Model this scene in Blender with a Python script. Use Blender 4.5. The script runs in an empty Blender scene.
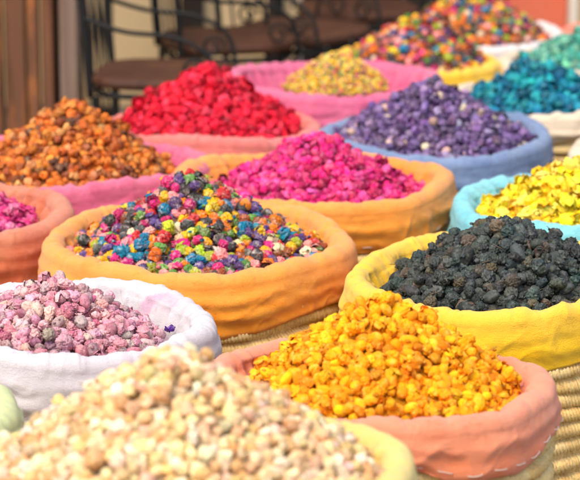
import bpy, math, random
import numpy as np
from mathutils import Vector
R_ = math.radians
random.seed(7)
rng = np.random.default_rng(11)
sc = bpy.context.scene
C = sc.collection

# ------------------------------------------------------------------ camera
W, H = 580.0, 480.0
FPX = 2600.0
PITCH = R_(13.4)
CAM = np.array([0.0, 0.0, 1.66])
cam_d = bpy.data.cameras.new('camera'); cam = bpy.data.objects.new('camera', cam_d); C.objects.link(cam)
cam.location = CAM; cam.rotation_euler = (math.pi/2 - PITCH, 0, 0)
cam_d.sensor_width = 36; cam_d.lens = 36*FPX/W; cam_d.clip_end = 500; cam_d.clip_start = .05
cam_d.dof.use_dof = True; cam_d.dof.focus_distance = 4.5; cam_d.dof.aperture_fstop = 5.1
cam_d.dof.aperture_blades = 9
sc.camera = cam
FW = np.array([0, math.cos(PITCH), -math.sin(PITCH)]); UP = np.array([0, math.sin(PITCH), math.cos(PITCH)]); RT = np.array([1., 0, 0])

def ray(px, py):
    return FW + RT*((px-W/2)/FPX) + UP*((H/2-py)/FPX)
def at_z(px, py, z):
    d = ray(px, py); return CAM + d*((z-CAM[2])/d[2])
def at_y(px, py, y):
    d = ray(px, py); return CAM + d*(y/d[1])
def depth(p):
    return float(np.dot(np.asarray(p)-CAM, FW))
def project(P):
    v = P-CAM; dz = v@FW
    return W/2 + FPX*(v@RT)/dz, H/2 - FPX*(v@UP)/dz, dz

# ------------------------------------------------------------------ numpy noise
_perm = rng.random(4096)
def _h(ix, iy, iz):
    return _perm[(ix*73 + iy*179 + iz*283 + (ix*iy) % 97*31) & 4095]
def vnoise(P):
    P = np.asarray(P, float); I = np.floor(P).astype(np.int64); f = P-I; f = f*f*(3-2*f)
    out = 0
    for dx in (0, 1):
        for dy in (0, 1):
            for dz in (0, 1):
                w = (f[..., 0] if dx else 1-f[..., 0])*(f[..., 1] if dy else 1-f[..., 1])*(f[..., 2] if dz else 1-f[..., 2])
                out = out + w*_h(I[..., 0]+dx, I[..., 1]+dy, I[..., 2]+dz)
    return out*2-1
def fbm(P, o=3):
    s = 0; a = 1; t = 0
    for k in range(o):
        s = s + a*vnoise(P*(2.03**k)+k*17.3); t += a; a *= .5
    return s/t

# ------------------------------------------------------------------ mesh helpers
def mesh_np(name, V, F4=None, F3=None, smooth=True, col=None):
    me = bpy.data.meshes.new(name)
    V = np.asarray(V, np.float32)
    parts = []; tot = []
    if F4 is not None and len(F4): parts.append(np.asarray(F4, np.int32).ravel()); tot.append(np.full(len(F4), 4, np.int32))
    if F3 is not None and len(F3): parts.append(np.asarray(F3, np.int32).ravel()); tot.append(np.full(len(F3), 3, np.int32))
    L = np.concatenate(parts); T = np.concatenate(tot)
    me.vertices.add(len(V)); me.vertices.foreach_set('co', V.ravel())
    me.loops.add(len(L)); me.loops.foreach_set('vertex_index', L)
    me.polygons.add(len(T)); st = np.concatenate([[0], np.cumsum(T)[:-1]]).astype(np.int32)
    me.polygons.foreach_set('loop_start', st)
    try: me.polygons.foreach_set('loop_total', T)
    except Exception: pass
    me.polygons.foreach_set('use_smooth', np.full(len(T), smooth))
    if col is not None:
        ca = me.color_attributes.new('pcol', 'FLOAT_COLOR', 'POINT')
        c4 = np.ones((len(V), 4), np.float32); c4[:, :3] = col
        ca.data.foreach_set('color', c4.ravel())
    me.update(calc_edges=True); me.validate()
    return me
def link(name, me, mat=None, parent=None):
    o = bpy.data.objects.new(name, me); C.objects.link(o)
    if mat is not None: me.materials.clear(); me.materials.append(mat)
    if parent is not None: o.parent = parent
    return o
def tag(o, label=None, cat=None, group=None, kind=None):
    if label: o['label'] = label
    if cat: o['category'] = cat
    if group: o['group'] = group
    if kind: o['kind'] = kind
    return o
def empty(name, loc):
    o = bpy.data.objects.new(name, None); C.objects.link(o); o.location = loc; o.empty_display_size = .05
    return o
class MB:
    def __init__(s): s.V = []; s.F = []; s.T = []; s.n = 0
    def add(s, V, F4, F3=()):
        s.V.append(np.asarray(V, float))
        if len(F4): s.F.append(np.asarray(F4)+s.n)
        if len(F3): s.T.append(np.asarray(F3)+s.n)
        s.n += len(V)
    def box(s, c, d, rz=0, bev=.004):
        # bevelled box: 3 stacked rings
        x, y, z = [k/2 for k in d]; b = min(bev, x*.4, y*.4, z*.4)
        rings = []
        def ring(xx, yy, zz, bb):
            return [(-xx+bb, -yy, zz), (xx-bb, -yy, zz), (xx, -yy+bb, zz), (xx, yy-bb, zz), (xx-bb, yy, zz), (-xx+bb, yy, zz), (-xx, yy-bb, zz), (-xx, -yy+bb, zz)]
        V = ring(x-b, y-b, -z, b*.5)+ring(x, y, -z+b, b)+ring(x, y, z-b, b)+ring(x-b, y-b, z, b*.5)
        V = np.array(V); cs, sn = math.cos(rz), math.sin(rz)
        V = np.stack([V[:, 0]*cs-V[:, 1]*sn, V[:, 0]*sn+V[:, 1]*cs, V[:, 2]], 1)+np.array(c)
        F = []
        for k in range(3):
            for i in range(8): F.append((k*8+i, k*8+(i+1) % 8, k*8+8+(i+1) % 8, k*8+8+i))
        F3 = [] 
        for base, fl in ((0, True), (24, False)):
            for q in ((0, 1, 2, 3), (0, 3, 4, 7), (4, 5, 6, 7)):
                qq = [base+t for t in q]; F.append(tuple(qq[::-1] if fl else qq))
        s.add(V, F)
    def tube(s, pts, r, n=10, closed=False):
        P = np.array(pts, float); m = len(P)
        T = np.roll(P, -1, 0)-np.roll(P, 1, 0) if closed else np.gradient(P, axis=0)
        T /= np.linalg.norm(T, axis=1)[:, None]+1e-9
        ref = np.array([0.13, .21, .97]) if abs(T[0][2]) < .9 else np.array([1., .1, 0])
        V = []; rr = np.broadcast_to(np.asarray(r, float), (m,))
        u = np.cross(T[0], ref); u /= np.linalg.norm(u)
        for i in range(m):
            u = u-T[i]*np.dot(u, T[i]); u /= np.linalg.norm(u); v = np.cross(T[i], u)
            for k in range(n):
                a = 2*math.pi*k/n; V.append(P[i]+rr[i]*(u*math.cos(a)+v*math.sin(a)))
        F = []
        for i in range(m if closed else m-1):
            j = (i+1) % m
            for k in range(n): F.append((i*n+k, i*n+(k+1) % n, j*n+(k+1) % n, j*n+k))
        F3 = []
        if not closed:
            V.append(P[0]); V.append(P[-1])
            for k in range(n):
                F3.append((m*n, (k+1) % n, k)); F3.append((m*n+1, (m-1)*n+k, (m-1)*n+(k+1) % n))
        s.add(V, F, F3)
    def mesh(s, name, smooth=True):
        return mesh_np(name, np.concatenate(s.V), np.concatenate(s.F) if s.F else None, np.concatenate(s.T) if s.T else None, smooth)
def spline(pts, n=40):
    P = [Vector(p) for p in pts]; out = []
    Q = [P[0]*2-P[1]]+P+[P[-1]*2-P[-2]]
    seg = len(P)-1
    for i in range(n+1):
        t = i/n*seg; k = min(int(t), seg-1); u = t-k
        a, b, c, d = Q[k:k+4]
        out.append(tuple(.5*((2*b)+(c-a)*u+(2*a-5*b+4*c-d)*u*u+(3*b-a-3*c+d)*u**3)))
    return out

# ------------------------------------------------------------------ materials
def srgb(c):
    return tuple(((x/255)/12.92 if x/255 <= .04045 else ((x/255+.055)/1.055)**2.4) for x in c)
class NT:
    def __init__(s, name):
        s.m = bpy.data.materials.new(name); s.m.use_nodes = True; s.t = s.m.node_tree; s.N = s.t.nodes; s.L = s.t.links
        s.b = s.N['Principled BSDF']
        s.tc = s.N.new('ShaderNodeTexCoord')
    def noise(s, scale, detail=4, rough=.55, vec=None, dist=0):
        n = s.N.new('ShaderNodeTexNoise'); n.inputs['Scale'].default_value = scale; n.inputs['Detail'].default_value = detail
        n.inputs['Roughness'].default_value = rough; n.inputs['Distortion'].default_value = dist
        s.L.new(vec if vec is not None else s.tc.outputs['Object'], n.inputs['Vector']); return n.outputs['Fac']
    def mapping(s, sc_, rot=(0, 0, 0)):
        n = s.N.new('ShaderNodeMapping'); n.inputs['Scale'].default_value = sc_; n.inputs['Rotation'].default_value = rot
        s.L.new(s.tc.outputs['Object'], n.inputs['Vector']); return n.outputs[0]
    def ramp(s, fac, stops):
        n = s.N.new('ShaderNodeValToRGB'); e = n.color_ramp.elements
        while len(e) < len(stops): e.new(.5)
        for k, (p, c) in enumerate(stops): e[k].position = p; e[k].color = (*c, 1) if len(c) == 3 else c
        s.L.new(fac, n.inputs[0]); return n.outputs[0]
    def mix(s, fac, a, b, mode='MIX'):
        n = s.N.new('ShaderNodeMix'); n.data_type = 'RGBA'; n.blend_type = mode
        for sock, v in ((n.inputs[0], fac), (n.inputs[6], a), (n.inputs[7], b)):
            if isinstance(v, (int, float)): sock.default_value = v
            elif isinstance(v, tuple): sock.default_value = (*v, 1)
            else: s.L.new(v, sock)
        return n.outputs[2]
    def math(s, op, a, b=0.):
        n = s.N.new('ShaderNodeMath'); n.operation = op
        for k, v in enumerate((a, b)):
            if isinstance(v, (int, float)): n.inputs[k].default_value = v
            else: s.L.new(v, n.inputs[k])
        return n.outputs[0]
    def bump(s, h, strength=.5, dist=.002, prev=None):
        n = s.N.new('ShaderNodeBump'); n.inputs['Strength'].default_value = strength; n.inputs['Distance'].default_value = dist
        s.L.new(h, n.inputs['Height'])
        if prev is not None: s.L.new(prev, n.inputs['Normal'])
        return n.outputs[0]
    def done(s, col, rough=.7, normal=None, spec=.3):
        if isinstance(col, tuple): s.b.inputs['Base Color'].default_value = (*col, 1)
        else: s.L.new(col, s.b.inputs['Base Color'])
        if isinstance(rough, (int, float)): s.b.inputs['Roughness'].default_value = rough
        else: s.L.new(rough, s.b.inputs['Roughness'])
        s.b.inputs['Specular IOR Level'].default_value = spec
        if normal is not None: s.L.new(normal, s.b.inputs['Normal'])
        return s.m

def cloth_mat(name, deep, pale, stain=None, soil=.55, rim_pale=.35):
    n = NT(name)
    fine = n.noise(520, 3, .7); big = n.noise(9, 4, .6); strk = n.noise(1, 5, .65, n.mapping((14, 14, 70)))
    fac = n.ramp(n.math('ADD', n.math('MULTIPLY', big, .55), n.math('MULTIPLY', strk, .45)), [(.36, (0, 0, 0)), (.62, (1, 1, 1))])
    col = n.mix(fac, deep, pale)
    col = n.mix(n.ramp(fine, [(.35, (.22,)*3), (.5, (0, 0, 0))]), col, tuple(x*.72 for x in deep))
    # colour turns paler with height, towards the folded-over rim
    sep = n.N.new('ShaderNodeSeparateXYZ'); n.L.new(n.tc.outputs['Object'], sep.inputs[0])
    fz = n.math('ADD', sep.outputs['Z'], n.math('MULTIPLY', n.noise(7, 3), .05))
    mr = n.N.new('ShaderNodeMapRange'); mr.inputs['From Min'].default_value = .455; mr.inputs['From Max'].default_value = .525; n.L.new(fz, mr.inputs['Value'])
    col = n.mix(n.math('MULTIPLY', mr.outputs[0], rim_pale), col, tuple(min(.9, x*.85+.15*.8) for x in pale))
    if stain:
        col = n.mix(n.ramp(n.noise(13, 5, .6, dist=.6), [(.60, (0, 0, 0)), (.74, (.5, .5, .5))]), col, stain)
    col = n.mix(n.ramp(n.noise(31, 6, .7, dist=1.2), [(.56, (0, 0, 0)), (.76, (soil, soil, soil))]), col, (deep[0]*.55, deep[1]*.5, deep[2]*.5))
    med = n.noise(70, 4, .6, n.mapping((1, 1, 1.6)))
    wv = n.N.new('ShaderNodeTexWave'); wv.inputs['Scale'].default_value = 260; wv.bands_direction = 'Z'; wv.inputs['Distortion'].default_value = 1.5
    n.L.new(n.tc.outputs['Object'], wv.inputs['Vector'])
    warp = n.noise(1, 3, .5, n.mapping((28, 28, 60)), .8); b = n.bump(warp, .22, .006); b = n.bump(med, .3, .003, b); b = n.bump(fine, .9, .0018, b); b = n.bump(wv.outputs['Fac'], .25, .0006, b)
    m = n.done(col, .9, b, .15)
    n.b.inputs['Sheen Weight'].default_value = .25; n.b.inputs['Sheen Roughness'].default_value = .5
    return m

def piece_mats(name, rough=.6, light=.25, dark=.35, tip=None, scale=110, bumpd=.0022):
    out = []
    for mode in ('object', 'attr'):
        n = NT(name+'_'+mode)
        if mode == 'object':
            oi = n.N.new('ShaderNodeObjectInfo'); base = oi.outputs['Color']
        else:
            at = n.N.new('ShaderNodeAttribute'); at.attribute_name = 'pcol'; base = at.outputs['Color']
        geo = n.N.new('ShaderNodeNewGeometry'); vec = geo.outputs['Position']
        a = n.noise(scale, 4, .6, vec); b_ = n.noise(scale*2.6, 3, .6, vec)
        col = n.mix(n.ramp(a, [(.5, (0, 0, 0)), (.72, (light,)*3)]), base, tip or (.85, .75, .6))
        col = n.mix(n.ramp(b_, [(.3, (dark,)*3), (.5, (0, 0, 0))]), col, n.mix(1., base, (.35, .25, .22), 'MULTIPLY'))
        nb = n.bump(a, .7, bumpd); nb = n.bump(b_, .8, bumpd*.6, nb); nb = n.bump(n.noise(scale*7, 2, .6, vec), .6, bumpd*.2, nb)
        m = n.done(col, rough, nb, .2)
        n.b.inputs['Subsurface Weight'].default_value = 0
        out.append(m)
    return out

# ------------------------------------------------------------------ piece shapes
import bmesh
def ico(sub):
    bm = bmesh.new(); bmesh.ops.create_icosphere(bm, subdivisions=sub, radius=1)
    V = np.array([v.co[:] for v in bm.verts]); F = np.array([[v.index for v in f.verts] for f in bm.faces]); bm.free(); return V, F
ICO = {k: ico(k) for k in (2, 3, 4)}
def crumple(seed, sub, style):
    r = np.random.default_rng(seed); V, F = ICO[sub]; V = V.copy(); o = r.random(3)*50
    n1 = fbm(V*1.3+o, 2); n2 = vnoise(V*2.6+o+9); n3 = vnoise(V*5+o+21)
    if style == 'bud':       # crumpled petals pressed into a ball
        ph = r.random()*6; k = r.integers(4, 7)
        ang = np.arctan2(V[:, 1], V[:, 0])+.9*V[:, 2]+n1*1.2
        rad = 1+.2*n1-.30*np.exp(-(np.abs(n2)/.13))+.13*n3-.15*np.abs(np.sin(ang*k/2+ph))**6
        S = V*rad[:, None]; S[:, 2] *= r.uniform(.75, 1.15); S[:, 0] *= r.uniform(.8, 1.05)
    elif style == 'lump':    # resin-like angular lumps
        q = r.normal(size=(9, 3)); q /= np.linalg.norm(q, axis=1)[:, None]
        dd = V@q.T; cap = r.uniform(.52, .95, 9)
        rad = np.min(np.where(dd > .1, cap/np.maximum(dd, .1), 9), axis=1); rad = np.minimum(rad, 1.12)
        rad = rad*.9+.1+.12*n2+.07*n3
        S = V*rad[:, None]*np.array([r.uniform(.8, 1.2), r.uniform(.75, 1), r.uniform(.7, .95)])
    elif style == 'bean':    # smooth oval drops with one crease
        rad = 1+.10*n1+.05*n2-.18*np.exp(-(np.abs(V[:, 0]+.3*n1)/.09)**2)*(V[:, 2] > -.3)
        S = V*rad[:, None]*np.array([r.uniform(.7, .9), r.uniform(1.0, 1.3), r.uniform(.65, .85)])
    elif style == 'shrivel': # deeply wrinkled dark fruit
        rad = 1+.22*n1-.34*np.exp(-(np.abs(n2)/.10))+.10*n3-.12*np.exp(-(np.abs(n3)/.08))
        S = V*rad[:, None]*np.array([r.uniform(.8, 1.1), r.uniform(.8, 1.1), r.uniform(.6, .9)])
    else:                    # 'chip' small hard bits
        rad = 1+.25*n1+.12*n2; S = V*rad[:, None]*np.array([1, r.uniform(.7, 1), r.uniform(.6, .9)])
    return S, F
def petals(seed, npet, res, open_, size=1.):
    r = np.random.default_rng(seed); VV = []; FF = []; n = 0; o = r.random(3)*50
    for k in range(npet):
        a0 = 2*math.pi*k/npet+r.uniform(-.3, .3); wd = r.uniform(.55, .85); ln = r.uniform(.9, 1.25); op = open_*r.uniform(.5, 1.4)
        u, v = np.meshgrid(np.linspace(-1, 1, res), np.linspace(0, 1, res))
        wv = wd*np.sin(np.clip(v*.86+.14, 0, 1)*math.pi)**.6
        el = -1.25+v*2.0*ln            # elevation along ball
        rad = size*(.92+.12*u*u+op*v**2)
        az = a0+u*wv
        P = np.stack([np.cos(az)*np.cos(el*.8)*rad, np.sin(az)*np.cos(el*.8)*rad, np.sin(el*.8)*rad], -1)
        d = fbm(P*2.2+o+k*3, 2)*.28+vnoise(P*5+o)*.08
        P = P*(1+d[..., None]); P = P.reshape(-1, 3)
        i = np.arange(res*res).reshape(res, res)
        F = np.stack([i[:-1, :-1], i[:-1, 1:], i[1:, 1:], i[1:, :-1]], -1).reshape(-1, 4)
        VV.append(P); FF.append(F+n); n += len(P)
    return np.concatenate(VV), np.concatenate(FF)
def piece_geo(seed, style, sub):
    """returns V, F3, F4; unit radius about 1"""
    if style in ('flower', 'rosette'):
        V, F = crumple(seed, max(2, sub-1), 'bud'); V = V*.8
        P, Q = petals(seed+5, 5 if style == 'flower' else 7, 5 if sub < 3 else (7 if sub < 4 else 9), .22 if style == 'flower' else .38)
        return np.concatenate([V, P]), F, Q+len(V)
    V, F = crumple(seed, sub, style); return V, F, np.zeros((0, 4), int)

# ------------------------------------------------------------------ baskets
def ring_faces(nt, ns):
    i = np.arange(nt*ns).reshape(ns, nt); j = np.roll(i, -1, 1)
    return np.stack([i[:-1], j[:-1], j[1:], i[1:]], -1).reshape(-1, 4)

straw = NT('woven_straw')
at = straw.N.new('ShaderNodeAttribute'); at.attribute_name = 'pcol'
sc1 = straw.noise(220, 4, .6); sc2 = straw.noise(12, 3)
c = straw.mix(straw.ramp(sc1, [(.32, (.4,)*3), (.5, (0, 0, 0))]), at.outputs['Color'], (.16, .08, .025))
c = straw.mix(straw.ramp(sc2, [(.5, (0, 0, 0)), (.8, (.35,)*3)]), c, (.62, .47, .25))
STRAW = straw.done(c, .55, straw.bump(sc1, .5, .0015), .35)
thr = NT('white_thread'); THREAD = thr.done((.62, .54, .45), .8, thr.bump(thr.noise(900), .4, .001))

def radius_mod(theta, seed):
    return .010*np.sin(2*theta+seed)+.007*np.sin(3*theta+seed*2.1)+.004*np.sin(5*theta+seed*.7)
def zmod(theta, seed):
    return .006*np.sin(2*theta+seed*1.7)+.004*np.sin(4*theta+seed)

def woven_mesh(R, ztop, seed, fine):
    row = .029; nr = max(4, int(round(ztop/row))); row = ztop/nr
    per = 6 if fine else 4; ns = nr*per+1; strands = int(2*math.pi*R/.0066); nt = strands*(4 if fine else 1)
    th = np.arange(nt)*2*math.pi/nt; z = np.linspace(0, ztop, ns)
    TH, Z = np.meshgrid(th, z); rowi = np.minimum((Z/row-1e-6).astype(int).clip(0), nr-1); fr = Z/row-rowi
    prof = R*(.90+.12*np.sin(np.clip(Z/ztop, 0, 1)*math.pi*.62+.35))*1.0
    prof = prof*(R/(R*(.90+.12*math.sin(math.pi*.62+.35))))
    bulge = np.sqrt(np.clip(1-(2*fr-1)**2, 0, 1))*.014
    slant = .35*np.sin(rowi*2.7)+1.1*fr
    ph = TH/(2*math.pi)*strands+slant; si = np.floor(ph).astype(int); s = np.abs(np.sin(math.pi*ph))
    si0 = int(seed*13); sr = _perm[(si*37+rowi*911+si0) & 4095]; sr2 = _perm[(si//7*53+rowi*411+si0) & 4095]
    rad = prof-.014+bulge+(s**.55)*.0055+(sr-.5)*.0045+radius_mod(TH, seed)+.003*np.sin(TH*9+rowi*2)
    zz = Z+.004*np.sin(TH*6+rowi)+zmod(TH, seed)*(Z/ztop)
    V = np.stack([rad*np.cos(TH), rad*np.sin(TH), zz], -1).reshape(-1, 3)
    a = np.array([.90, .62, .22]); b = np.array([.62, .36, .10]); cc = np.array([.92, .76, .38])
    k = sr[..., None]; k2 = sr2[..., None]
    col = a*(1-k)+b*k; col = col*(1-.45*k2)+cc*.45*k2
    dirt = (1-s*.5)[..., None]; col = col*(1-.0*dirt)
    return mesh_np('woven_body', V, ring_faces(nt, ns), None, True, col.reshape(-1, 3))

def cloth_mesh(R, ztop, depth_, drop, roll, seed, nt=560, gather=1.35, sag=1.):
    # profile: hem underside -> hem -> outside -> roll -> inside wall -> floor centre
    P = []; K = []   # (dr, dz), kind weights (outer, inner)
    P += [(-.014, -drop+.012), (-.006, -drop+.002), (.000, -drop)]
    for t in np.linspace(.04, 1, 22):
        zz = -drop+t*(drop-roll); P.append((.006*math.sin(t*3.14)*sag, zz))
    for a in np.linspace(0.08, math.pi, 18):
        P.append((-roll+roll*math.cos(a), -roll+roll*math.sin(a)))
    for t in np.linspace(.05, 1, 18):
        P.append((-2*roll-.030*t-.012*t*t, -roll-t*(depth_-roll+.01)))
    P = np.array(P); ns0 = len(P); r0 = R+P[:, 0]; z0 = P[:, 1]
    rin, zin = r0[-1], z0[-1]
    for t in np.linspace(.06, .985, 14):
        r0 = np.append(r0, rin*(1-t)); z0 = np.append(z0, zin-.02*math.sin(t*1.5))
    ns = len(r0)
    th = np.arange(nt)*2*math.pi/nt
    TH = np.broadcast_to(th, (ns, nt)); S = np.arange(ns)[:, None]/ns
    s_len = np.concatenate([[0], np.cumsum(np.hypot(np.diff(r0), np.diff(z0)))])[:, None]
    RR = np.broadcast_to(r0[:, None], (ns, nt)).copy(); ZZ = np.broadcast_to(z0[:, None], (ns, nt)).copy()
    tr = np.gradient(r0); tz = np.gradient(z0); ln = np.hypot(tr, tz)+1e-9; nr = (tz/ln)[:, None]; nz = (-tr/ln)[:, None]
    idx = np.arange(ns)[:, None]
    outer = np.clip((24-idx)/8., 0, 1); inner = np.clip((idx-38)/6., 0, 1)*np.clip((ns-idx)/10., 0, 1); rim = np.exp(-((idx-34)/7.)**2)
    cx, cy = np.cos(TH), np.sin(TH)
    # swags running round the outside
    A = fbm(np.stack([cx*1.8+seed, cy*1.8, s_len*17+0*TH+.7*np.sin(TH*3+seed)], -1), 2)
    ridg = 1-np.abs(fbm(np.stack([cx*3.4+seed*3, cy*3.4, s_len*22+0*TH+.8*np.sin(TH*4+seed)], -1), 2))*3.2
    # gathers running down the inside and over the rim
    Gt = fbm(np.stack([cx*13+seed, cy*13, s_len*5+0*TH], -1), 3)
    Gr = 1-np.abs(vnoise(np.stack([cx*9+seed*2, cy*9, s_len*7+0*TH+seed], -1)))*2.2
    d = outer*(.006*sag*A+.003*sag*np.clip(ridg, -1, 1))+inner*gather*(.013*Gt+.006*Gr)+rim*(.0035*A+.0045*Gt*gather+.0035*Gr)
    # pinched creases: thin ridges wandering across the rim and the skirt
    W1 = fbm(np.stack([cx*3+seed, cy*3, s_len*9+0*TH], -1), 2)
    cr = np.exp(-(np.abs(vnoise(np.stack([cx*11+seed*4+W1*1.5, cy*11+W1, s_len*8+0*TH], -1)))/.07)**1.3)
    cr2 = np.exp(-(np.abs(vnoise(np.stack([cx*3.5+seed*2, cy*3.5, s_len*30+W1*2.5], -1)))/.08)**1.3)
    d = d-.0030*cr*np.clip(rim+inner*gather, 0, 1)+.0026*cr2*outer+outer*.0030*np.sin(s_len*2*math.pi/.034+2.2*W1+1.5*A+seed)*(.65+.5*Gr.clip(-1, 1)*0+.5*A)
    d = d+.0008*fbm(np.stack([cx*30, cy*30, s_len*80+0*TH], -1), 2)
    lump = .006*vnoise(np.stack([cx*4+seed*5, cy*4, 0*TH+seed], -1))
    RR = RR+nr*d+radius_mod(TH, seed)*np.clip(RR/R, 0, 1)+lump*(idx < 40)
    hemw = .010*np.sin(TH*4+seed)+.008*vnoise(np.stack([cx*5, cy*5, 0*TH+seed], -1))
    ZZ = ZZ+nz*d+zmod(TH, seed)+hemw*np.clip((16-idx)/14., 0, 1)
    V = np.stack([RR*cx, RR*cy, ZZ+ztop], -1)
    hem = V[5].copy()
    me = mesh_np('cloth_liner', V.reshape(-1, 3), ring_faces(nt, ns), None, True)
    return me, hem

def yn(c, m=1.): return tuple(min(1, x*m) for x in srgb(c))
# colours of dyed cloths (deep, pale)
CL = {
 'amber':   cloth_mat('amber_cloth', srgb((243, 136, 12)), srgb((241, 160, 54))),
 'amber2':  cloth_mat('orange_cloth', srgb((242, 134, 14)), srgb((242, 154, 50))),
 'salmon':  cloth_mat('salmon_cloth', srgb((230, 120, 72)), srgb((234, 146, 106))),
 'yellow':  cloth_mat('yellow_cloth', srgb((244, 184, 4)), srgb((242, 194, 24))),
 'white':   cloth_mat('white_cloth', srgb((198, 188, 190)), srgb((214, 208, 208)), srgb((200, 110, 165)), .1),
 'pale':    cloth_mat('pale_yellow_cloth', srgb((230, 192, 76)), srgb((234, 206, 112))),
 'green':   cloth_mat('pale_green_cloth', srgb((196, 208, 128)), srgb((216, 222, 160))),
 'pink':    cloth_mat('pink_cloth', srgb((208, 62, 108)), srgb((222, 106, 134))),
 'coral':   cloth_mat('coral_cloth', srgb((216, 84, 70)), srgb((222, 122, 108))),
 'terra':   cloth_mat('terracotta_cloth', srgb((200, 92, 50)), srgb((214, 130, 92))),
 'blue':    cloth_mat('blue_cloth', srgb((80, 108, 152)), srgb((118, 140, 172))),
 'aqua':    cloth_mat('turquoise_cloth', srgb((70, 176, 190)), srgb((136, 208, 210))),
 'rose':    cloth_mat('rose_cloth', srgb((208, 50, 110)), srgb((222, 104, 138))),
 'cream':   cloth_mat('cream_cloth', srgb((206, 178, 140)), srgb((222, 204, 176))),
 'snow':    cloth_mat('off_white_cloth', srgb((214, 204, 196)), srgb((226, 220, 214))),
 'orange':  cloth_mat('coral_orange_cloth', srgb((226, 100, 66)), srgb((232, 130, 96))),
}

# palettes (srgb 0-255), name -> colour
MIX = {'magenta': (206, 40, 110), 'pink': (232, 136, 132), 'violet': (92, 66, 116), 'blue': (26, 120, 150), 'green': (98, 146, 64),
       'lime': (168, 178, 40), 'yellow': (236, 178, 20), 'orange': (230, 120, 26), 'red': (204, 50, 50), 'grey': (70, 68, 66), 'cream': (228, 200, 160), 'brown': (140, 72, 40)}
MIXW = {'magenta': 1.0, 'pink': 1.3, 'violet': 1.5, 'blue': 1.2, 'green': 1, 'lime': 1.0, 'yellow': .9, 'orange': 1.1, 'red': .6, 'grey': 2.6, 'cream': .6, 'brown': .8}
MIX2 = dict(MIX); MIX2W = dict(MIXW, orange=3.4, pink=1.4, red=1.2, cream=.6, violet=1.2, grey=3.0, brown=1.6)

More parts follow.
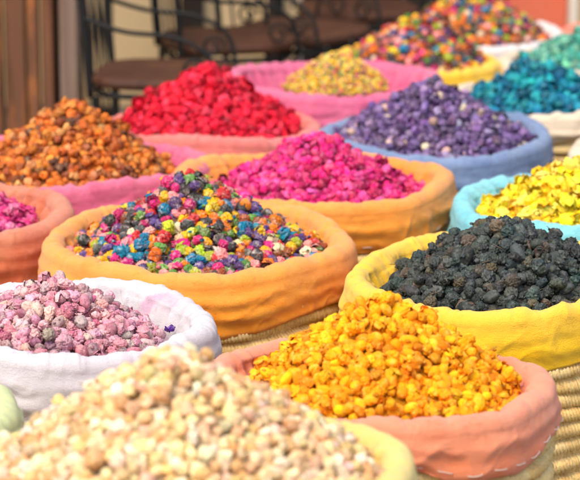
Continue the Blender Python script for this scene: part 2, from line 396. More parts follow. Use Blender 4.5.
# name, cx, cy, a, rimz, cloth, label, heap dict
#   heap: peak px, base level below rim, centre offset (px, plan metres), radius fraction, q, size px, styles, palette
B = [
 dict(k='front', cx=176, cy=468, a=231, z=.56, cloth='pale', drop=.12, label='straw basket with pale yellow lining holding cream lumps, nearest the camera',
      what='cream lump', adj='pale cream dried lump', inb='in the nearest basket, lined with pale yellow',
      peak=(170, 347), dep=.022, fr=1.0, q=.78, off=(6, 0), size=14, styles=['lump', 'lump', 'bud', 'shrivel', 'lump', 'chip'], pal=[(228, 192, 142), (222, 182, 126), (232, 200, 156), (212, 162, 104), (234, 210, 174)], rough=.6, name='cream_lump', cat='dried lump'),
 dict(k='gold', cx=377, cy=376, a=174, z=.50, cloth='salmon', drop=.085, fine=1, stitch=1, label='straw basket with salmon lining holding golden orange flowers, front right',
      what='golden flower', adj='golden orange dried flower', inb='in the front right basket lined with salmon cloth',
      peak=(378, 297), dep=.034, fr=.93, q=.78, off=(7, 0), size=12.8, styles=['bean', 'flower', 'bean', 'bud', 'bean', 'rosette', 'bean', 'bud', 'bean', 'flower', 'bean', 'bud'], pal=[(248, 158, 6), (248, 164, 8), (246, 152, 6), (250, 172, 16), (242, 140, 8)], rough=.75, name='golden_flower', cat='dried flower'),
 dict(k='rosew', cx=58, cy=316, a=158, z=.50, cloth='white', drop=.12, label='straw basket with white dye-stained lining holding dusty pink petals, left',
      what='dusty pink petals', adj='dusty pink dried petal curl', inb='in the basket lined with white cloth',
      peak=(58, 281), dep=.045, fr=.88, q=.85, off=(-12, -.014), size=12.5, styles=['bean', 'bud', 'bean', 'shrivel', 'bud', 'flower'], pal=[(214, 152, 164), (204, 136, 150), (222, 170, 176), (186, 114, 130), (206, 164, 158), (170, 138, 140)], rough=.55, name='pink_petal', cat='dried petal'),
 dict(k='mixed', cx=199, cy=234, a=159, z=.50, cloth='amber', drop=.108, fine=1, label='straw basket with amber lining holding many-coloured buds, left of centre',
      what='bud', adj='dried bud', inb='in the central basket lined with amber cloth',
      peak=(186, 171), dep=.04, fr=1.0, q=1.25, size=12, styles=['bud', 'rosette', 'bud', 'shrivel', 'bud', 'bean', 'flower', 'bud'], pal=MIX, palw=MIXW, rough=.6, name='coloured_bud', cat='dried bud'),
 dict(k='black', cx=507, cy=271, a=163, z=.50, cloth='yellow', drop=.112, fine=1, gather=1.2, label='straw basket with bright yellow lining holding blackish buds, right edge',
      what='blackish fruit', adj='shrivelled blackish dried fruit', inb='in the basket lined with bright yellow cloth',
      peak=(508, 221), dep=.045, fr=.88, q=.66, size=13.5, off=(4, -.008), styles=['shrivel', 'bean', 'shrivel', 'bud', 'lump', 'shrivel'], pal=[(58, 63, 58), (46, 50, 47), (72, 77, 70), (76, 68, 56), (52, 64, 60), (92, 79, 62)], palp=[3, 3, 2, 1, 2, .7], rough=.5, name='blackish_fruit', cat='dried fruit'),
 dict(k='left', cx=-62, cy=207, a=131, z=.50, cloth='terra', drop=.12, label='straw basket with terracotta lining holding bright pink buds, cut by the left edge',
      what='bright pink bud', adj='bright pink dried bud', inb='in the terracotta lined basket at the left edge',
      peak=(-40, 188), dep=.03, fr=.86, q=.8, size=9.5, styles=['bud', 'flower'], pal=[(226, 50, 130), (236, 90, 150), (206, 40, 116), (232, 120, 160)], rough=.6, name='bright_pink_bud', cat='dried bud'),
 dict(k='magenta', cx=317, cy=175, a=138, z=.50, cloth='amber2', drop=.098, fine=1, stitch=1, label='straw basket with orange lining holding magenta petals, centre of the photo',
      what='magenta petal', adj='magenta dried petal curl', inb='in the middle basket lined with orange cloth',
      peak=(318, 131), dep=.042, fr=.93, q=1.2, size=9.5, styles=['bud', 'bud', 'rosette', 'bud', 'bean', 'flower'], pal=[(216, 22, 116), (228, 40, 126), (196, 14, 96), (232, 80, 146), (180, 30, 84), (222, 66, 110)], rough=.6, name='magenta_petal', cat='dried petal'),
 dict(k='yellow', cx=582, cy=201, a=134, z=.50, cloth='aqua', drop=.12, label='straw basket with turquoise lining holding yellow blossoms, right edge',
      what='yellow blossom', adj='bright yellow dried blossom', inb='in the turquoise lined basket at the right edge',
      peak=(592, 158), dep=.03, fr=.86, q=.85, size=12, styles=['flower', 'rosette', 'bean'], pal=[(246, 208, 14), (250, 220, 40), (240, 190, 10), (248, 226, 90)], rough=.55, name='yellow_blossom', cat='dried blossom'),
 dict(k='purple', cx=434, cy=132, a=122, z=.50, cloth='blue', drop=.12, fine=0, label='straw basket with faded blue lining holding purple flowers, right of centre',
      what='purple flower', adj='purple dried flower', inb='in the blue lined basket',
      peak=(430, 79), dep=.028, fr=1.0, q=1.0, size=9, styles=['bud', 'shrivel', 'flower', 'bean', 'bud'], pal=[(100, 74, 124), (120, 94, 142), (78, 56, 98), (154, 132, 166), (104, 78, 112), (78, 66, 92), (206, 178, 156)], palp=[3, 3, 3, 2, 2, 2, .6], rough=.55, name='purple_flower', cat='dried flower'),
 dict(k='rust', cx=70, cy=160, a=138, z=.50, cloth='pink', drop=.11, label='straw basket with pink lining heaped with rusty orange seed pods, upper left',
      what='rusty pod', adj='rusty orange dried seed pod', inb='in the pink lined basket at the upper left',
      peak=(74, 99), dep=.032, fr=.92, q=1.05, off=(-4, 0), size=9.4, styles=['bud', 'shrivel', 'bud', 'rosette', 'flower'], pal=[(208, 112, 34), (194, 96, 30), (220, 130, 50), (150, 74, 38), (96, 58, 44), (212, 144, 84)], palp=[3, 3, 3, 1.6, 1, 1], rough=.55, name='rusty_seed_pod', cat='dried pod'),
 dict(k='red', cx=211, cy=121, a=110, z=.50, cloth='coral', drop=.11, label='straw basket with coral lining heaped high with bright red buds',
      what='red bud', adj='bright red dried bud', inb='in the coral lined basket',
      peak=(205, 64), dep=.022, fr=.97, q=.90, size=9.5, styles=['bud', 'lump', 'rosette'], pal=[(218, 16, 44), (228, 30, 58), (190, 8, 38), (234, 60, 84), (160, 10, 34)], palp=[3, 3, 2, 1.5, .8], rough=.6, name='red_bud', cat='dried bud'),
 dict(k='tiny', cx=332, cy=76, a=109, z=.54, cloth='rose', drop=.11, label='straw basket with rose pink lining around a small heap of tiny mixed grains',
      what='tiny grain', adj='tiny yellow, pink or green grain', inb='in the rose pink lined basket at the back',
      peak=(333, 52), dep=.04, fr=.57, q=.66, size=4.2, off=(4, .035), styles=['chip'], pal=[(216, 168, 40), (222, 186, 60), (200, 110, 80), (130, 134, 66), (226, 196, 100), (170, 84, 100)], palp=[4, 3, 1.5, 2, 2, 1.5], rough=.6, name='grain', cat='grain'),
 dict(k='backmix', cx=416, cy=58, a=92, z=.50, cloth='yellow', drop=.10, label='straw basket with yellow lining holding mixed coloured flowers, upper right',
      what='flower', adj='dried flower', inb='in the farther yellow lined basket at the top',
      peak=(424, 14), dep=.02, fr=.90, q=.75, size=7.6, styles=['bud', 'shrivel', 'flower', 'chip', 'rosette'], pal=MIX2, palw=MIX2W, rough=.6, name='coloured_flower', cat='dried flower'),
 dict(k='farmix', cx=474, cy=33, a=92, z=.50, cloth='snow', drop=.10, label='straw basket with off-white lining holding mixed coloured flowers, top of the photo',
      what='flower', adj='dried flower', inb='in the off-white lined basket at the top edge',
      peak=(462, -12), dep=.02, fr=.92, q=.75, size=7.6, styles=['bud', 'shrivel', 'flower', 'chip', 'rosette'], pal=MIX2, palw=MIX2W, rough=.6, name='coloured_blossom', cat='dried flower'),
 dict(k='teal', cx=552, cy=95, a=110, z=.50, cloth='cream', drop=.07, fine=0, label='straw basket with cream lining heaped with deep teal lumps, right',
      what='teal lump', adj='deep teal dried lump', inb='in the cream lined basket behind the yellow blossoms',
      peak=(526, 57), dep=.02, fr=.92, q=1.2, size=9.5, styles=['lump', 'shrivel', 'bud', 'flower'], pal=[(4, 112, 140), (8, 134, 152), (2, 92, 126), (26, 150, 158), (6, 78, 104)], rough=.35, name='teal_lump', cat='dried lump'),
 dict(k='sea', cx=590, cy=60, a=92, z=.50, cloth='cream', drop=.08, label='straw basket with cream lining holding sea green lumps, upper right edge',
      what='sea green lump', adj='sea green dried lump', inb='in the cream lined basket at the upper right edge',
      peak=(577, 32), dep=.02, fr=.86, q=.8, size=9, styles=['lump', 'bud'], pal=[(30, 140, 120), (60, 160, 140), (20, 120, 108), (110, 180, 150)], rough=.4, name='sea_green_lump', cat='dried lump'),
 dict(k='coralr', cx=646, cy=32, a=90, z=.50, cloth='orange', drop=.12, label='basket with coral orange lining, cut off by the top right corner',
      peak=None, dep=.03, fr=.8, size=9),
 dict(k='straw', cx=668, cy=149, a=100, z=.50, cloth='cream', drop=.10, label='basket whose beige cloth edge just shows at the right edge above the yellow blossoms',
      peak=None, dep=.03, fr=.8, size=9),
 dict(k='green', cx=-124, cy=400, a=142, z=.52, cloth='green', drop=.07, roll=.032, label='basket whose pale green lining edge shows at the left edge below the white one',
      peak=None, dep=.03, fr=.8, size=9),
]
BASKET_GROUP = 'straw baskets of dried flowers set out in rows'
allp = []      # (heap index, pos, radius m, px, py, depth)
heaps = []
for bi, b in enumerate(B):
    c0 = at_z(b['cx'], b['cy'], b['z']); dd = depth(c0); Rr = b['a']*dd/FPX; b['c'] = c0; b['R'] = Rr; b['d'] = dd
for i in range(len(B)):
    for j in range(i):
        s = np.hypot(*(B[i]['c']-B[j]['c'])[:2]); need = B[i]['R']+B[j]['R']
        if s < need: print('OVERLAP %s %s sep %.3f need %.3f' % (B[i]['k'], B[j]['k'], s, need))
for bi, b in enumerate(B):
    c0, R, roll = b['c'], b['R'], b.get('roll', .0225)
    root = empty('basket', (c0[0], c0[1], 0)); tag(root, b['label'], 'basket', BASKET_GROUP)
    link('woven_body', woven_mesh(R-.014, b['z']-.014, bi*1.37+.5, b.get('fine', 0)), STRAW, root)
    cm, hem = cloth_mesh(R, b['z'], b['dep']+.03, b['drop'], roll, bi*1.37+.5, gather=b.get('gather', 1.))
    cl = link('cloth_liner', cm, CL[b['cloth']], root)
    if b.get('stitch'):
        mb = MB(); n = len(hem); st = 14; pts = []
        for k in range(0, n-2):
            ph = k % st; p = hem[k % n]; out = .0035 if ph < 6 else -.004
            if ph in (6, st-1): out = 0
            jz = .002*math.sin(k*.31)
            pts.append(p*np.array([1+out/np.hypot(p[0], p[1])]*2+[1])+np.array([0, 0, .004+jz*.5]))
        mb.tube(pts, .0008, 6)
        link('hem_stitching', mb.mesh('hem_stitching'), THREAD, cl)

# ------------------------------------------------------------------ heaps
def heap_field(b):
    R = b['R']; c0 = b['c']; ox, oy = b.get('off', (0, 0)); hc = np.array([c0[0]+ox*b['d']/FPX, c0[1]+oy]); hr = (R-2*b.get('roll', .0225))*b['fr']
    hr = min(hr, R-2*b.get('roll', .0225)+.001-abs(oy)*.3)
    pk = at_y(b['peak'][0], b['peak'][1], hc[1]+.012); zb = b['z']-b['dep']
    po = pk[:2]-hc; l = np.linalg.norm(po)
    if l > .6*hr: po = po*.6*hr/l
    Hh = pk[2]-zb; seed = b['cx']
    def f(X, Y):
        dx = X-hc[0]-po[0]; dy = Y-hc[1]-po[1]; r = np.hypot(dx, dy)+1e-6
        ux, uy = dx/r, dy/r; bb = po[0]*ux+po[1]*uy; edge = -bb+np.sqrt(np.maximum(bb*bb+hr*hr-l2, 1e-6))
        t = r/edge
        tt = np.sqrt(t*t+.0035)-.02
        base = np.clip(1-tt, 0, 1)**b['q']
        n = fbm(np.stack([X*9+seed, Y*9, 0*X], -1), 2)*.16
        return zb+Hh*(base+n*base*(1-base)*2*1.)+.004*fbm(np.stack([X*40, Y*40, 0*X+seed], -1), 2), t
    l2 = float(po@po)
    return f, hc, hr, pk, zb
for bi, b in enumerate(B):
    if not b.get('peak'): continue
    f, hc, hr, pk, zb = heap_field(b); s = b['size']*b['d']/FPX    # piece diameter in metres
    # jittered dart throwing in plan
    r0 = np.random.default_rng(bi+100); pts = []; cell = {}; mind = s*.62; g = mind
    N = int(6*(hr/mind)**2*2.6)
    ang = r0.random(N)*2*math.pi; rad = np.sqrt(r0.random(N))*hr*1.0
    X = hc[0]+np.cos(ang)*rad; Y = hc[1]+np.sin(ang)*rad
    Z, T = f(X, Y); e = s*.3; Zx, _ = f(X+e, Y); Zy, _ = f(X, Y+e)
    nrm = np.stack([-(Zx-Z)/e, -(Zy-Z)/e, np.ones_like(Z)], -1); nrm /= np.linalg.norm(nrm, axis=1)[:, None]
    P3 = np.stack([X, Y, Z], -1)
    for k in range(N):
        key = tuple((P3[k]/g).astype(int)); ok = True
        for dx in (-1, 0, 1):
            for dy in (-1, 0, 1):
                for dz in (-1, 0, 1):
                    for q in cell.get((key[0]+dx, key[1]+dy, key[2]+dz), ()):
                        if (P3[q][0]-P3[k][0])**2+(P3[q][1]-P3[k][1])**2+(P3[q][2]-P3[k][2])**2 < mind*mind: ok = False; break
                    if not ok: break
                if not ok: break
            if not ok: break
        if ok: cell.setdefault(key, []).append(k); pts.append(k)
    pts = np.array(pts)
    lift = r0.normal(0, .16, len(pts))*s
    pos = P3[pts]+nrm[pts]*(lift[:, None]-s*.12)
    # a sprinkling lying on top
    ex = r0.choice(len(pts), len(pts)//7, replace=False)
    pos = np.concatenate([pos, P3[pts[ex]]+nrm[pts[ex]]*s*.38+r0.normal(0, .3*s, (len(ex), 3))*np.array([1, 1, .15])])
    n = len(pos); size = s*.56*r0.lognormal(0, .12 if b['k'] != 'mixed' else .09, n)
    # colour
    pal = b['pal']
    if isinstance(pal, dict):
        names = list(pal); w = np.array([b['palw'][q] for q in names]); w /= w.sum(); ci = r0.choice(len(names), n, p=w); base = np.array([pal[q] for q in names], float)[ci]
    else:
        names = None; w = np.array(b.get('palp', [1]*len(pal)), float); w /= w.sum(); ci = r0.choice(len(pal), n, p=w); base = np.array(pal, float)[ci]
    base = np.clip(base*(1+r0.normal(0, .07, (n, 1)))+base*r0.normal(0, .035, (n, 3)), 4, 250)
    col = np.array([srgb(q) for q in base])
    near = b['d'] < 5.2
    sub_i = 4 if near else 3; sub_s = 3 if near else 2
    if b['k'] in ('tiny',): sub_i = 3
    nv = 12 if near else 7
    styles = [b['styles'][r0.integers(len(b['styles']))] if k >= len(b['styles']) else b['styles'][k] for k in range(nv)]
    hi = [piece_geo(bi*100+k, styles[k], sub_i) for k in range(nv)]
    lo = [piece_geo(bi*100+k, styles[k], sub_s) for k in range(nv)]
    var = r0.integers(0, nv, n)
    q4 = r0.normal(size=(n, 4)); q4 /= np.linalg.norm(q4, axis=1)[:, None]
    px, py, dz = project(pos)
    h = dict(b=b, f=f, hc=hc, hr=hr, zb=zb, s=s, pos=pos, size=size, col=col, names=names, ci=ci, hi=hi, lo=lo, var=var, q=q4, px=px, py=py, dz=dz, n=n)
    heaps.append(h)
# visibility: splat everything back to front
SX = 2
buf = np.full((int(H)*SX, int(W)*SX), -1, np.int64)
items = []; gid = 0
for hi_, h in enumerate(heaps):
    h['g0'] = gid
    for k in range(h['n']): items.append((h['dz'][k], h['px'][k], h['py'][k], h['size'][k]*FPX/h['dz'][k], gid+k))
    gid += h['n']
for b in B:
    rr = .022
    for a in np.linspace(0, 2*math.pi, 240, endpoint=False):
        for dzv in (-.022, -.05, -.08, -.11):
            p = b['c']+np.array([math.cos(a)*(b['R']-rr), math.sin(a)*(b['R']-rr), dzv]); x, y, d = project(p[None]); items.append((float(d[0]), float(x[0]), float(y[0]), rr*FPX/float(d[0]), -1))
items.sort(key=lambda t: -t[0])
for d, x, y, r, g in items:
    x *= SX; y *= SX; r *= SX
    x0, x1, y0, y1 = int(max(0, x-r)), int(min(W*SX-1, x+r)), int(max(0, y-r)), int(min(H*SX-1, y+r))
    if x1 < x0 or y1 < y0: continue
    yy, xx = np.ogrid[y0:y1+1, x0:x1+1]; m = (xx-x)**2+(yy-y)**2 <= r*r
    buf[y0:y1+1, x0:x1+1][m] = g
cnt = np.bincount(buf[buf >= 0].ravel(), minlength=gid)

def quat_mat(q):
    w, x, y, z = q.T
    return np.stack([np.stack([1-2*(y*y+z*z), 2*(x*y-z*w), 2*(x*z+y*w)], -1), np.stack([2*(x*y+z*w), 1-2*(x*x+z*z), 2*(y*z-x*w)], -1), np.stack([2*(x*z-y*w), 2*(y*z+x*w), 1-2*(x*x+y*y)], -1)], 1)
tot_ind = 0
for hi_, h in enumerate(heaps):
    b = h['b']; k_ = b['k']
    tipc = {'front': (.88, .70, .50), 'black': (.20, .22, .19), 'red': (.9, .14, .2), 'teal': (.25, .7, .7), 'gold': (1., .62, .12), 'yellow': (1, .85, .3), 'purple': (.55, .42, .6), 'magenta': (.9, .35, .5), 'rust': (.8, .5, .25)}.get(k_, (.85, .7, .6))
    mo, ma = piece_mats(k_+'_dried_plant', b['rough'], {'front': .35, 'black': .55, 'gold': .55, 'magenta': .5, 'purple': .6, 'mixed': .5}.get(k_, .35), {'front': .15, 'gold': .15, 'red': .3, 'yellow': .3}.get(k_, .7), tipc, 95 if b['d'] < 5.2 else 120)
    vis = cnt[h['g0']:h['g0']+h['n']]
    order = np.argsort(-vis); sel = [k for k in order[:300] if vis[k] >= 6]
    selset = set(int(k) for k in sel)
    M = quat_mat(h['q'])
    protos = []
    for v, (V, F3, F4) in enumerate(h['hi']):
        me = mesh_np(b['name'], V, F4, F3, True); me.materials.append(mo); protos.append(me)
    for k in sel:
        k = int(k)
        o = bpy.data.objects.new(b['name'], protos[h['var'][k]]); C.objects.link(o)
        o.rotation_mode = 'QUATERNION'; o.rotation_quaternion = h['q'][k]; o.location = h['pos'][k]; o.scale = (h['size'][k],)*3
        o.color = (*h['col'][k], 1)
        if h['names']:
            cn = h['names'][h['ci'][k]]; lab = '%s %s %s' % (cn, b['adj'], b['inb']); grp = '%s %ss %s' % (cn, b['adj'], b['inb'])
        else:
            lab = '%s %s' % (b['adj'], b['inb']); grp = '%ss %s' % (b['adj'], b['inb'])
        tag(o, lab, b['cat'], grp)
    tot_ind += len(sel)
    # the rest of the heap and the mound under it: one mesh
    VV, F3s, F4s, CC = [], [], [], []; n0 = 0
    # mound
    nr_, na = 70, 160; tr = np.linspace(0.002, 1.0, nr_); an = np.arange(na)*2*math.pi/na
    RRg, AA = np.meshgrid(tr*h['hr'], an, indexing='ij'); X = h['hc'][0]+RRg*np.cos(AA); Y = h['hc'][1]+RRg*np.sin(AA)
    Z, T = h['f'](X, Y); Z = Z-h['s']*.45; Z[-1] -= .03
    cell_ = fbm(np.stack([X/h['s']*1.3, Y/h['s']*1.3, Z/h['s']*1.3], -1), 2); Z = Z+cell_*h['s']*.25
    VV.append(np.stack([X, Y, Z], -1).reshape(-1, 3)); F4s.append(ring_faces(na, nr_)); n0 = nr_*na
    mc = h['col'].mean(0)*.4; CC.append(np.tile(mc, (n0, 1)))  # mound darkened: deep shade between the pieces is put into its colour
    for k in range(h['n']):
        if k in selset: continue
        V, F3, F4 = h['lo'][h['var'][k]]
        P = (V@M[k].T)*h['size'][k]+h['pos'][k]
        VV.append(P); F3s.append(F3+n0)
        if len(F4): F4s.append(F4+n0)
        CC.append(np.tile(h['col'][k], (len(P), 1))); n0 += len(P)
    # broken bits and crumbs lodged between the pieces
    rb = np.random.default_rng(hi_+900); nb_ = min(700, h['n'])
    for k in rb.integers(0, h['n'], nb_ if k_ != 'tiny' else 0):
        V, F3, F4 = h['lo'][rb.integers(len(h['lo']))]
        u = rb.normal(size=3); u[2] = abs(u[2])*.3; u /= np.linalg.norm(u); sz = h['size'][k]*rb.uniform(.18, .42)
        if rb.random() < .2:      # a bit of stalk
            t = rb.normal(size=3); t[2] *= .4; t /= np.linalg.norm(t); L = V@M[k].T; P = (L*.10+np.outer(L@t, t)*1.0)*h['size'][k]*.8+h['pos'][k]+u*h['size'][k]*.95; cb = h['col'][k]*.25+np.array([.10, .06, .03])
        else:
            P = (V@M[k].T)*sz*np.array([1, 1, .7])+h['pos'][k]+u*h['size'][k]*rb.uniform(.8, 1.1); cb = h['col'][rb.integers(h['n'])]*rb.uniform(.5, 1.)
        VV.append(P); F3s.append(F3+n0)
        if len(F4): F4s.append(F4+n0)
        CC.append(np.tile(cb, (len(P), 1))); n0 += len(P)
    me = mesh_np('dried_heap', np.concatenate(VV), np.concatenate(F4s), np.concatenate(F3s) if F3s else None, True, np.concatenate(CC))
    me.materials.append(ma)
    o = link('%s_heap' % b['name'], me)
    lb = ('mass of mixed coloured %ss heaped %s' if h['names'] else 'mass of %ss heaped %s') % (b['adj'], b['inb'])
    tag(o, lb, 'heap', None, 'stuff')
    if k_ == 'rosew':      # the single violet bud lying on the white cloth
        V, F3, F4 = piece_geo(991, 'flower', 4); me = mesh_np('dried_bud', V, F4, F3); me.materials.append(mo)
        o = link('dried_bud', me); p = at_z(170, 331, b['z']-b['dep']-.0); o.location = p+np.array([0, 0, .004]); o.scale = (.0085, .007, .006); o.color = (*srgb((96, 48, 150)), 1)
        tag(o, 'lone violet dried bud lying on the stained white cloth', 'dried bud')
print('individuals', tot_ind, 'pieces', gid)

# ------------------------------------------------------------------ the setting
g = NT('dusty_paving'); a = g.noise(3, 6, .6); b2 = g.noise(60, 5, .65)
col = g.mix(a, (.20, .165, .13), (.30, .25, .19)); col = g.mix(g.ramp(b2, [(.45, (0, 0, 0)), (.7, (.5,)*3)]), col, (.13, .11, .09))
GM = g.done(col, .9, g.bump(b2, .5, .01))
mb = MB(); mb.add([(-150, -40, 0), (150, -40, 0), (150, 300, 0), (-150, 300, 0)], [(0, 1, 2, 3)])
tag(link('ground', mb.mesh('ground', False), GM), kind='structure')

w = NT('beige_plaster'); a = w.noise(2.5, 5, .6); b2 = w.noise(40, 5, .6)
col = w.mix(a, (.84, .60, .30), (.90, .68, .38)); PL = w.done(col, .9, w.bump(b2, .3, .006))
def wood(name, c1, c2, c3, sx=26):
    n = NT(name); gr = n.noise(1, 6, .65, n.mapping((sx, sx, 1.4)), .6); blot = n.noise(3.5, 4, .6, n.mapping((4, 4, 1)))
    col = n.mix(n.ramp(gr, [(.32, (0, 0, 0)), (.68, (1, 1, 1))]), c1, c2); col = n.mix(n.ramp(blot, [(.48, (0, 0, 0)), (.62, (.85,)*3)]), col, c3)
    return n.done(col, .65, n.bump(gr, .6, .006), .3)
RUST = wood('weathered_painted_wood', (.085, .034, .016), (.23, .10, .05), (.36, .125, .035), 15)
GREYW = wood('grey_brown_wood', (.14, .09, .065), (.26, .18, .13), (.20, .11, .07))
SEATW = wood('chair_seat_wood', (.05, .02, .012), (.11, .045, .02), (.08, .03, .015), 10)
ir = NT('black_iron'); IRON = ir.done((.012, .012, .011), .65, ir.bump(ir.noise(90), .3, .002), .5); ir.b.inputs['Metallic'].default_value = .4


def part(name, mb, mat, root, smooth=True):
    me = mb.mesh(name, smooth); l = root.location
    me.transform(__import__('mathutils').Matrix.Translation((-l[0], -l[1], -l[2])))
    return link(name, me, mat, root)
def wx(px, y): return (px-W/2)/FPX*y*1.03
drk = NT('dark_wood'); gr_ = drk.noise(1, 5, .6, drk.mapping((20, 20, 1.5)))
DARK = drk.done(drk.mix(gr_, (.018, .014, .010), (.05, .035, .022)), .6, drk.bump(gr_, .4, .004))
YW = 9.0
# beige wall behind the chairs with dark door beside it
r = empty('plaster_wall', (wx(180, YW), YW, 0)); tag(r, 'beige plaster wall in the shade behind the iron chairs', 'wall')
mb = MB(); mb.box(((wx(-260, YW)+wx(300, YW))/2, YW+.1, 1.5), (wx(300, YW)-wx(-260, YW), .2, 3.0)); part('wall_panel', mb, PL, r, False)
for a, c in ((184, 206), (268, 284)):
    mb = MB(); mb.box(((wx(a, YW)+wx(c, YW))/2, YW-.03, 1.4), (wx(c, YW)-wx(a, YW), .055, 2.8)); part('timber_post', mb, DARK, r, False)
r = empty('dark_door', (wx(390, YW), YW+.05, 0)); tag(r, 'dark wooden double door in deep shade at the top of the photo', 'door')
for k in range(8):
    x0 = wx(302+k*25, YW); x1 = wx(302+(k+1)*25, YW)-.006
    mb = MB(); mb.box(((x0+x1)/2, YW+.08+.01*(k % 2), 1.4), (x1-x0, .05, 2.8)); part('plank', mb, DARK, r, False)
for z in (.3, 1.4):
    mb = MB(); mb.box((wx(402, YW), YW+.03, z), (wx(500, YW)-wx(304, YW), .03, .12)); part('cross_rail', mb, DARK, r, False)
# coral wall and pale post at the far right
cw = NT('coral_paint'); a = cw.noise(3, 5); COR = cw.done(cw.mix(a, srgb((214, 100, 72)), srgb((226, 128, 98))), .85, cw.bump(cw.noise(30, 5), .3, .006))
YC = 8.7
r = empty('coral_wall', (wx(530, YC), YC, 0)); tag(r, 'coral painted wall section at the top right behind the baskets', 'wall')
mb = MB(); mb.box(((wx(503, YC)+wx(561, YC))/2, YC+.1, 1.5), (wx(561, YC)-wx(503, YC), .2, 3)); part('wall_panel', mb, COR, r, False)
pp = NT('pale_paint'); PALE = pp.done((.74, .66, .54), .8, pp.bump(pp.noise(40), .3, .004))
r = empty('pale_post', (wx(564, YC), YC-.08, 0)); mb = MB(); mb.box((wx(564.5, YC), YC-.05, 1.5), (.026, .09, 3.0)); part('post_shaft', mb, PALE, r, False)
mb = MB(); mb.box((wx(564.5, YC), YC-.05, .06), (.06, .13, .12)); part('post_base', mb, PALE, r, False)
tag(r, 'narrow pale painted post beside the coral wall', 'post')
r = empty('cream_wall', (wx(600, YC), YC, 0)); tag(r, 'cream plaster wall to the right of the pale post', 'wall')
mb = MB(); mb.box(((wx(568, YC)+wx(760, YC))/2, YC+.12, 1.5), (wx(760, YC)-wx(568, YC), .2, 3)); part('wall_panel', mb, PL, r, False)

# weathered wooden door at the left
YD = 7.3
r = empty('wooden_door', (wx(20, YD), YD, 0)); tag(r, 'weathered brown plank door with rusty orange paint streaks at the left', 'door')
pl = [(-150, -96), (-94, -46), (-44, 8), (9, 31), (32, 44), (45, 58)]
for k, (a, c) in enumerate(pl):
    mb = MB(); mb.box(((wx(a, YD)+wx(c, YD))/2, YD+.03+.012*(k % 2), 1.15), (wx(c, YD)-wx(a, YD)-.003, .05, 2.3), bev=.006); part('plank', mb, RUST, r, False)
mb = MB(); mb.box((wx(-50, YD), YD-.012, 1.9), (wx(52, YD)-wx(-150, YD), .025, .1)); part('cross_rail', mb, RUST, r, False)
r = empty('door_frame', (wx(75, YD), YD, 0)); tag(r, 'grey brown timber door frame post right of the plank door', 'door frame')
mb = MB(); mb.box(((wx(65, YD)+wx(84, YD))/2, YD+.02, 1.2), (wx(84, YD)-wx(65, YD), .12, 2.4), bev=.008); part('post_shaft', mb, GREYW, r, False)
mb = MB(); mb.box(((wx(85, YD)+wx(92, YD))/2, YD+.05, 1.2), (wx(92, YD)-wx(85, YD), .06, 2.4)); part('trim', mb, PL, r, False)
mb = MB(); mb.box(((wx(57, YD)+wx(65, YD))/2, YD+.09, 1.2), (.03, .04, 2.4)); part('jamb', mb, DARK, r, False)
# dark slatted shutter
YS = 8.6
r = empty('slatted_shutter', (wx(102, YS), YS, 0)); tag(r, 'dark slatted shutter between the door frame and the beige wall', 'shutter')
for k in range(5):
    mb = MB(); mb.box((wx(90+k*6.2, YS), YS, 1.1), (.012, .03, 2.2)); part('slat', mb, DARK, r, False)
for z in (.03, 2.2):
    mb = MB(); mb.box((wx(102.5, YS), YS+.03, z), (wx(118, YS)-wx(88, YS), .02, .06)); part('rail', mb, DARK, r, False)

def iron_chair(x, y, rz, sc_=1.):
    """faces local +x, back at -x"""
    r = empty('iron_chair', (0, 0, 0))
    mb = MB(); h = .45
    ang = np.linspace(0, 2*math.pi, 40, endpoint=False)
    def ringp(s, z): return [(.19*s*np.sign(math.cos(t))*abs(math.cos(t))**.6, .19*s*np.sign(math.sin(t))*abs(math.sin(t))**.6, z) for t in ang]
    V = []; lv = [(0.0, h-.032), (.9, h-.032), (1, h-.024), (1, h-.006), (.96, h), (.5, h-.006), (0.0, h-.008)]
    for s, z in lv: V += ringp(max(s, .001), z)
    mb.add(V, ring_faces(40, len(lv))); part('seat', mb, SEATW, r)
    mb = MB(); mb.tube(ringp(.93, h-.048), .009, 8, True); part('seat_frame', mb, IRON, r)
    for sx in (-1, 1):
        for sy in (-1, 1):
            mb = MB(); mb.tube(spline([(sx*.165, sy*.165, h-.05), (sx*.17, sy*.17, .25), (sx*.20, sy*.19, .012)], 14), .010, 8); part('leg', mb, IRON, r)
    mb = MB()
    mb.tube([(-.18, -.175, .16), (.18, -.175, .16)], .006, 8); mb.tube([(-.18, .175, .16), (.18, .175, .16)], .006, 8); mb.tube([(0, -.175, .16), (0, .175, .16)], .006, 8)
    part('stretcher', mb, IRON, r)
    mb = MB(); mb.tube(spline([(-.175, -.18, h-.05), (-.195, -.185, h+.2), (-.22, -.17, h+.38), (-.235, 0, h+.47), (-.22, .17, h+.38), (-.195, .185, h+.2), (-.175, .18, h-.05)], 50), .010, 8); part('back_frame', mb, IRON, r)
    for t in (-.09, 0, .09):
        mb = MB(); mb.tube(spline([(-.18, t, h-.04), (-.2, t*1.1, h+.2), (-.225, t, h+.45-abs(t)*.3)], 14), .0042, 8); part('spindle', mb, IRON, r)
    for sy in (-1, 1):
        mb = MB(); mb.tube(spline([(-.195, sy*.185, h+.17), (-.08, sy*.2, h+.135), (.06, sy*.2, h+.12), (.15, sy*.2, h+.07), (.178, sy*.195, h-.03)], 34), .0065, 8)
        c = np.array([.11, sy*.2, h+.03]); mb.tube([tuple(c+np.array([math.cos(t)*(.034-.003*t), 0, math.sin(t)*(.034-.003*t)])) for t in np.linspace(0, 8, 34)], .005, 6)
        part('armrest', mb, IRON, r)
    r.location = (x, y, 0); r.rotation_euler = (0, 0, rz); r.scale = (sc_,)*3
    return r
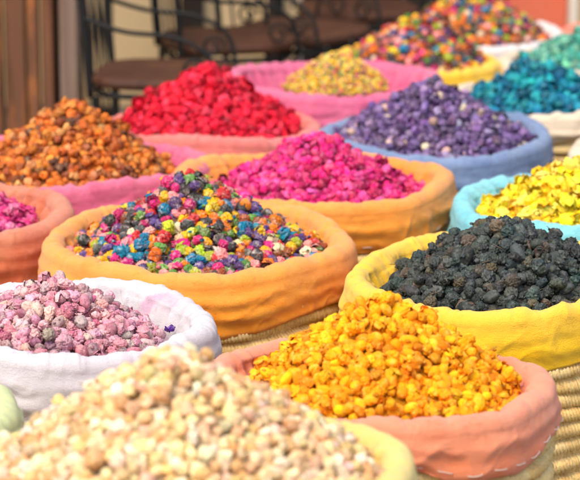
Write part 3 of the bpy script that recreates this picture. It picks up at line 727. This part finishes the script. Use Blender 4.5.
def copy_tree(o, parent=None):
    c = o.copy(); C.objects.link(c)
    if parent is not None: c.parent = parent
    for ch in list(o.children): copy_tree(ch, c)
    return c
g0 = 'black iron chairs with brown seats behind the baskets'
ch = iron_chair(wx(95, 7.1)+.2, 7.12, R_(-6)); tag(ch, 'iron chair with brown seat beside the plank door, left of the red heap', 'chair', g0)
for (px, y, rz, lab) in ((228, 7.72, R_(14), 'iron chair with brown seat behind the red heap, second from the plank door'),
                         (300, 7.9, R_(-30), 'iron chair with brown seat behind the rose pink basket'),
                         (356, 8.35, R_(190), 'iron chair with brown seat farthest right, before the dark door')):
    c = copy_tree(ch); c.location = (wx(px, y), y, 0); c.rotation_euler = (0, 0, rz); tag(c, lab, 'chair', g0)

# unseen roof and rafters, added to keep the background in shade
r = empty('shade_roof', (-1.9, 8.2, 2.6)); tag(r, 'unseen timber roof added above the iron chairs for shade', 'roof')
mb = MB(); mb.box((-1.9, 8.75, 2.66), (4.2, 1.7, .08)); part('shade_slab', mb, DARK, r, False)
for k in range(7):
    mb = MB(); mb.box((-3.7+.6*k, 8.75, 2.57), (.08, 1.7, .1)); part('shade_rafter', mb, DARK, r, False)
r = empty('side_wall', (-2.2, 8, 0)); tag(r, 'plaster side wall beside the added roof, beyond the plank door', 'wall')
mb = MB(); mb.box((-2.2, 8.1, 1.3), (.2, 2.4, 2.6)); part('wall_panel', mb, PL, r, False)

# ------------------------------------------------------------------ light
SUN_EL, SUN_AZ = R_(58), R_(215)     # azimuth measured from +Y clockwise: behind the camera, to the left
wd = bpy.data.worlds.new('World'); sc.world = wd; wd.use_nodes = True
nt = wd.node_tree; sky = nt.nodes.new('ShaderNodeTexSky'); sky.sky_type = 'NISHITA'; sky.sun_disc = False
sky.sun_elevation = SUN_EL; sky.sun_rotation = SUN_AZ; sky.air_density = 1.; sky.dust_density = 3.5; sky.ozone_density = .6
nt.links.new(sky.outputs[0], nt.nodes['Background'].inputs[0]); nt.nodes['Background'].inputs[1].default_value = .15
sl = bpy.data.lights.new('sun', 'SUN'); sl.energy = 1.2; sl.angle = R_(34); sl.color = (1, .91, .78)
so = bpy.data.objects.new('sun', sl); C.objects.link(so)
dv = Vector((math.sin(SUN_AZ)*math.cos(SUN_EL), math.cos(SUN_AZ)*math.cos(SUN_EL), math.sin(SUN_EL)))
so.rotation_euler = dv.to_track_quat('Z', 'Y').to_euler()
vs = sc.view_settings; vs.view_transform = 'Standard'; vs.look = 'None'; vs.gamma = 1; vs.use_curve_mapping = False; vs.exposure = .86
